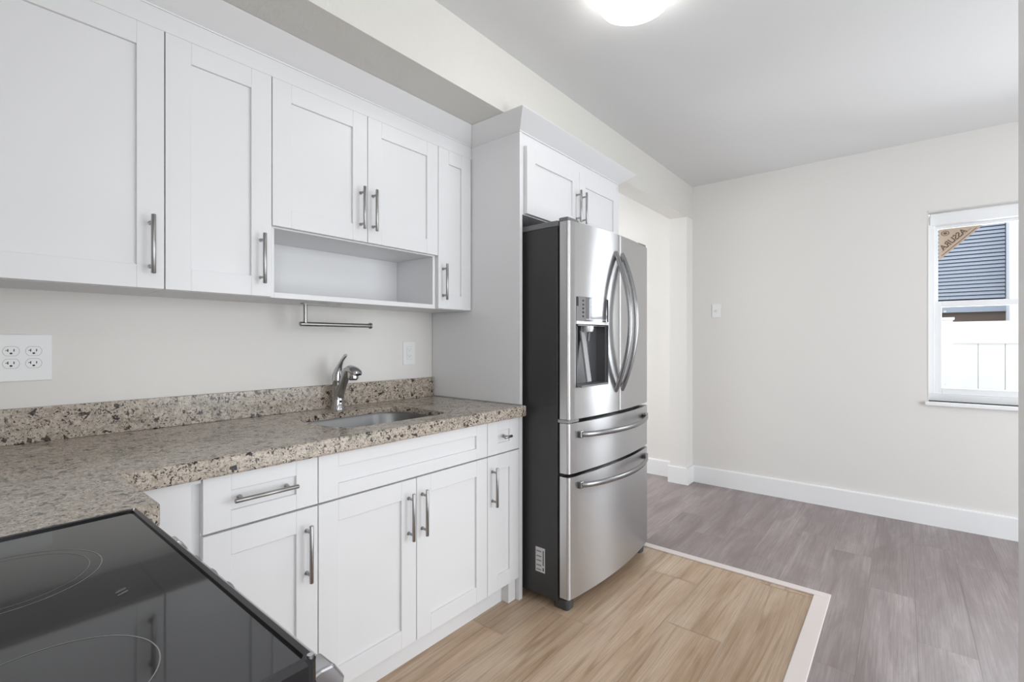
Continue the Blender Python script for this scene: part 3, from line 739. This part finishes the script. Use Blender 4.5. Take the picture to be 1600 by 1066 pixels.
# frame around the glass
bm = bmesh.new()
o = rrect(XL + 0.01, 0.234, ry0, ry1, 0.012, 4); i = rrect(XL + 0.030, 0.224, ry0 + 0.010, ry1 - 0.010, 0.006, 4)
for (a, za), (b, zb) in zip([(o, 0.900), (o, 0.918), (rrect(XL + 0.014, 0.230, ry0 + 0.004, ry1 - 0.004, 0.010, 4), 0.922), (i, 0.9215)], [(o, 0.918), (rrect(XL + 0.014, 0.230, ry0 + 0.004, ry1 - 0.004, 0.010, 4), 0.922), (i, 0.9215), (i, 0.915)]):
    A = [bm.verts.new((*p, za)) for p in a]; B = [bm.verts.new((*p, zb)) for p in b]
    for k in range(len(A)): bm.faces.new((A[k], A[(k + 1) % len(A)], B[(k + 1) % len(A)], B[k]))
bmesh.ops.remove_doubles(bm, verts=bm.verts, dist=1e-5)
link('top_frame', bm, M['black'], rg)
gl = bx('cooktop_glass', (XL + 0.026, 0.226, ry0 + 0.008, ry1 - 0.008, 0.910, 0.9185), M['cooktop'], rg)
def ring(parent, cx, cy, r, w, name='burner_ring'):
    bm = bmesh.new(); n = 96
    A = [bm.verts.new((cx + r * math.cos(2 * PI * k / n), cy + r * math.sin(2 * PI * k / n), 0.9187)) for k in range(n)]
    B = [bm.verts.new((cx + (r - w) * math.cos(2 * PI * k / n), cy + (r - w) * math.sin(2 * PI * k / n), 0.9187)) for k in range(n)]
    for k in range(n): bm.faces.new((A[k], A[(k + 1) % n], B[(k + 1) % n], B[k]))
    return link(name, bm, M['ring'], parent)
RINGS = [(0.052, 0.868, 0.098, 0.0012), (0.052, 0.868, 0.085, 0.0008), (0.058, 0.568, 0.083, 0.0012), (-0.2, 0.868, 0.075, 0.0012), (-0.2, 0.568, 0.095, 0.0012)]
for q in RINGS: ring(gl, *q)
bm = bmesh.new()
for dy in (0, 0.009):
    prism(bm, [(0.139, 0.716 + dy), (0.150, 0.722 + dy), (0.150, 0.727 + dy), (0.139, 0.721 + dy)], 'z', 0.9186, 0.9188)
link('glass_emblem', bm, mat('emblem_print', (0.07, 0.07, 0.07), 0.25), gl)
for y in (ry0 + 0.007, ry1 - 0.007):
    bm = bmesh.new(); tube(bm, [(0.227, y, 0.920), (0.227, y, 0.9235)], 0.003, 12); link('frame_screw', bm, M['chrome'], rg)
bx('control_panel', (0.205, 0.232, ry0 + 0.002, ry1 - 0.002, 0.853, 0.8995), M['black'], rg, bevel=0.003)
first = None
for y in (0.904, 0.838, 0.772, 0.713):
    if first is None:
        bm = bmesh.new()
        tube(bm, [(0, 0, 0), (0.006, 0, 0), (0.0065, 0, 0), (0.026, 0, 0), (0.029, 0, 0)], [0.021, 0.021, 0.020, 0.0190, 0.016], 24)
        me = bpy.data.meshes.new('control_knob'); bmesh.ops.recalc_face_normals(bm, faces=bm.faces); bm.to_mesh(me); bm.free(); me.materials.append(M['steel'])
        for f in me.polygons: f.use_smooth = True
        me.set_sharp_from_angle(angle=math.radians(40))
        first = k = bpy.data.objects.new('control_knob', me)
    else: k = first.copy()
    COL.objects.link(k); k.parent = rg; k.location = Vector((0.232, y, 0.8715)) - rg.location
od = bx('oven_door', (0.205, 0.240, ry0 + 0.003, ry1 - 0.003, 0.24, 0.850), M['black'], rg, bevel=0.004)
bx('storage_drawer', (0.205, 0.236, ry0 + 0.003, ry1 - 0.003, 0.095, 0.234), M['black'], rg, bevel=0.004)
bm = bmesh.new()
tube(bm, [(0.276, ry0 + 0.051, 0.849), (0.276, ry1 - 0.051, 0.849)], 0.0105, 20)
oh = link('oven_handle', bm, M['chrome'], od, smooth=True)
for y in (ry0 + 0.050, ry1 - 0.082):
    bm = bmesh.new(); prism(bm, [(0.2405, 0.835), (0.2405, 0.866), (0.262, 0.871), (0.277, 0.870), (0.290, 0.850), (0.288, 0.838), (0.276, 0.831)], 'y', y, y + 0.032)
    link('bracket', bm, M['chrome'], oh, bevel=0.003)

# ------------------------------------------------------------------ wall plates
def socket(bm_o, bm_s, cx, cz, yf, w=0.0178, h=0.0142):
    # outline ring
    def sh(ww, hh):
        pts = []
        for k in range(32):
            a = 2 * PI * k / 32; x = max(-1, min(1, math.cos(a) * 1.0)); z = max(-0.82, min(0.82, math.sin(a) * 1.0))
            pts.append((cx + ww * x, cz + hh * z / 0.82))
        return pts
    A = [bm_o.verts.new((x, yf - 0.0002, z)) for x, z in sh(w, h)]; B = [bm_o.verts.new((x, yf - 0.0002, z)) for x, z in sh(w - 0.0009, h - 0.0009)]
    for k in range(32): bm_o.faces.new((A[k], A[(k + 1) % 32], B[(k + 1) % 32], B[k]))
    box(bm_s, cx - 0.0075, cx - 0.0055, yf - 0.0006, yf, cz - 0.0015, cz + 0.0065)
    box(bm_s, cx - 0.0115, cx - 0.0055, yf - 0.0006, yf, cz + 0.0015, cz + 0.0032)
    box(bm_s, cx + 0.0050, cx + 0.0070, yf - 0.0006, yf, cz - 0.001, cz + 0.0060)
    prism(bm_s, rrect(cx - 0.0028, cx + 0.0028, cz - 0.0088, cz - 0.0040, 0.0018, 3), 'y', yf - 0.0006, yf)
p = thing('electrical_outlet', 'oversized white plate with four sockets on the wall at the left', 'outlet', (0.15, YB, 1.17), 'wall outlets above the worktop')
pl = bx('cover_plate', (0.065, 0.233, YB - 0.006, YB, 1.101, 1.240), M['plate'], p, bevel=0.002)
for cx in (0.1455, 0.1925):
    for cz in (1.190, 1.1535):
        bo, bs_ = bmesh.new(), bmesh.new(); socket(bo, bs_, cx, cz, YB - 0.0062)
        link('socket_slots', bs_, M['slot'], pl); link('socket_outline', bo, M['outline'], pl, smooth='keep')
p = thing('electrical_outlet', 'small white double outlet on the wall near the tall panel', 'outlet', (1.595, YB, 1.157), 'wall outlets above the worktop')
pl = bx('cover_plate', (1.556, 1.634, YB - 0.006, YB, 1.095, 1.218), M['plate'], p, bevel=0.002)
bx('receptacle', (1.579, 1.611, YB - 0.0075, YB - 0.005, 1.124, 1.190), M['plate'], pl, bevel=0.001)
bm = bmesh.new()
yf = YB - 0.0076
for cz in (1.173, 1.141):
    box(bm, 1.586, 1.588, yf - 0.0004, yf, cz, cz + 0.007); box(bm, 1.600, 1.602, yf - 0.0004, yf, cz, cz + 0.007); box(bm, 1.5925, 1.5965, yf - 0.0004, yf, cz - 0.007, cz - 0.003)
box(bm, 1.5785, 1.6115, yf + 0.001, yf + 0.0018, 1.1235, 1.1905)
link('socket_slot', bm, M['outline'], pl)
p = thing('light_switch', 'white light switch plate on the far wall beside the corner', 'switch', (XF, 1.223, 1.477))
pl = bx('cover_plate', (XF - 0.006, XF, 1.187, 1.259, 1.418, 1.534), M['plate'], p, bevel=0.002)
bx('toggle', (XF - 0.014, XF - 0.005, 1.217, 1.229, 1.465, 1.488), M['plate'], pl, bevel=0.001)

# ------------------------------------------------------------------ paper towel holder
t = thing('paper_towel_holder', 'brushed metal paper towel bar hanging under the niche cabinet', 'towel holder', (1.0, 1.88, ZU0))
bx('mounting_plate', (0.950, 1.115, 1.868, 1.896, ZU0 - 0.004, ZU0), M['steel'], t, bevel=0.001)
bm = bmesh.new(); tube(bm, [(0.964, 1.882, ZU0 - 0.003), (0.964, 1.882, 1.292)], 0.0075, 16); link('post', bm, M['steel'], t, smooth=True)
bm = bmesh.new(); up = Vector((0, 1, 0)); tube(bm, [(0.940, 1.882, 1.289), (0.943, 1.882, 1.289), (1.266, 1.882, 1.289)], [0.006, 0.009, 0.009], 20); link('bar', bm, M['steel'], t, smooth=True)
bm = bmesh.new(); tube(bm, [(1.266, 1.882, 1.289), (1.273, 1.882, 1.289)], 0.0135, 20); link('end_cap', bm, M['steel'], t, smooth=True)

# ------------------------------------------------------------------ ceiling lights
def ceiling_light(loc, label, r=0.140):
    t = thing('ceiling_light', label, 'ceiling light', (loc[0], loc[1], ZC), 'round flush ceiling lights')
    bm = bmesh.new(); lathe(bm, [(0, 0), (r + 0.006, 0), (r + 0.006, -0.016), (r - 0.004, -0.02), (0, -0.02)], (*loc, ZC), 48); link('base', bm, M['plate'], t, smooth=True)
    bm = bmesh.new(); lathe(bm, [(r - 0.004, -0.020), (r, -0.024), (r, -0.055), (r - 0.012, -0.074), (r - 0.05, -0.086), (r - 0.1, -0.09), (0, -0.091)], (*loc, ZC), 48); link('diffuser', bm, M['opal'], t, smooth=True)
    return t
ceiling_light((1.672, 0.781), 'round glowing white flush ceiling light above the kitchen floor')
ceiling_light((0.30, -0.75), 'round white flush fill light added unseen behind the viewer, nearer the left wall')  # extra lamp added out of view, lights the tall panel from the left
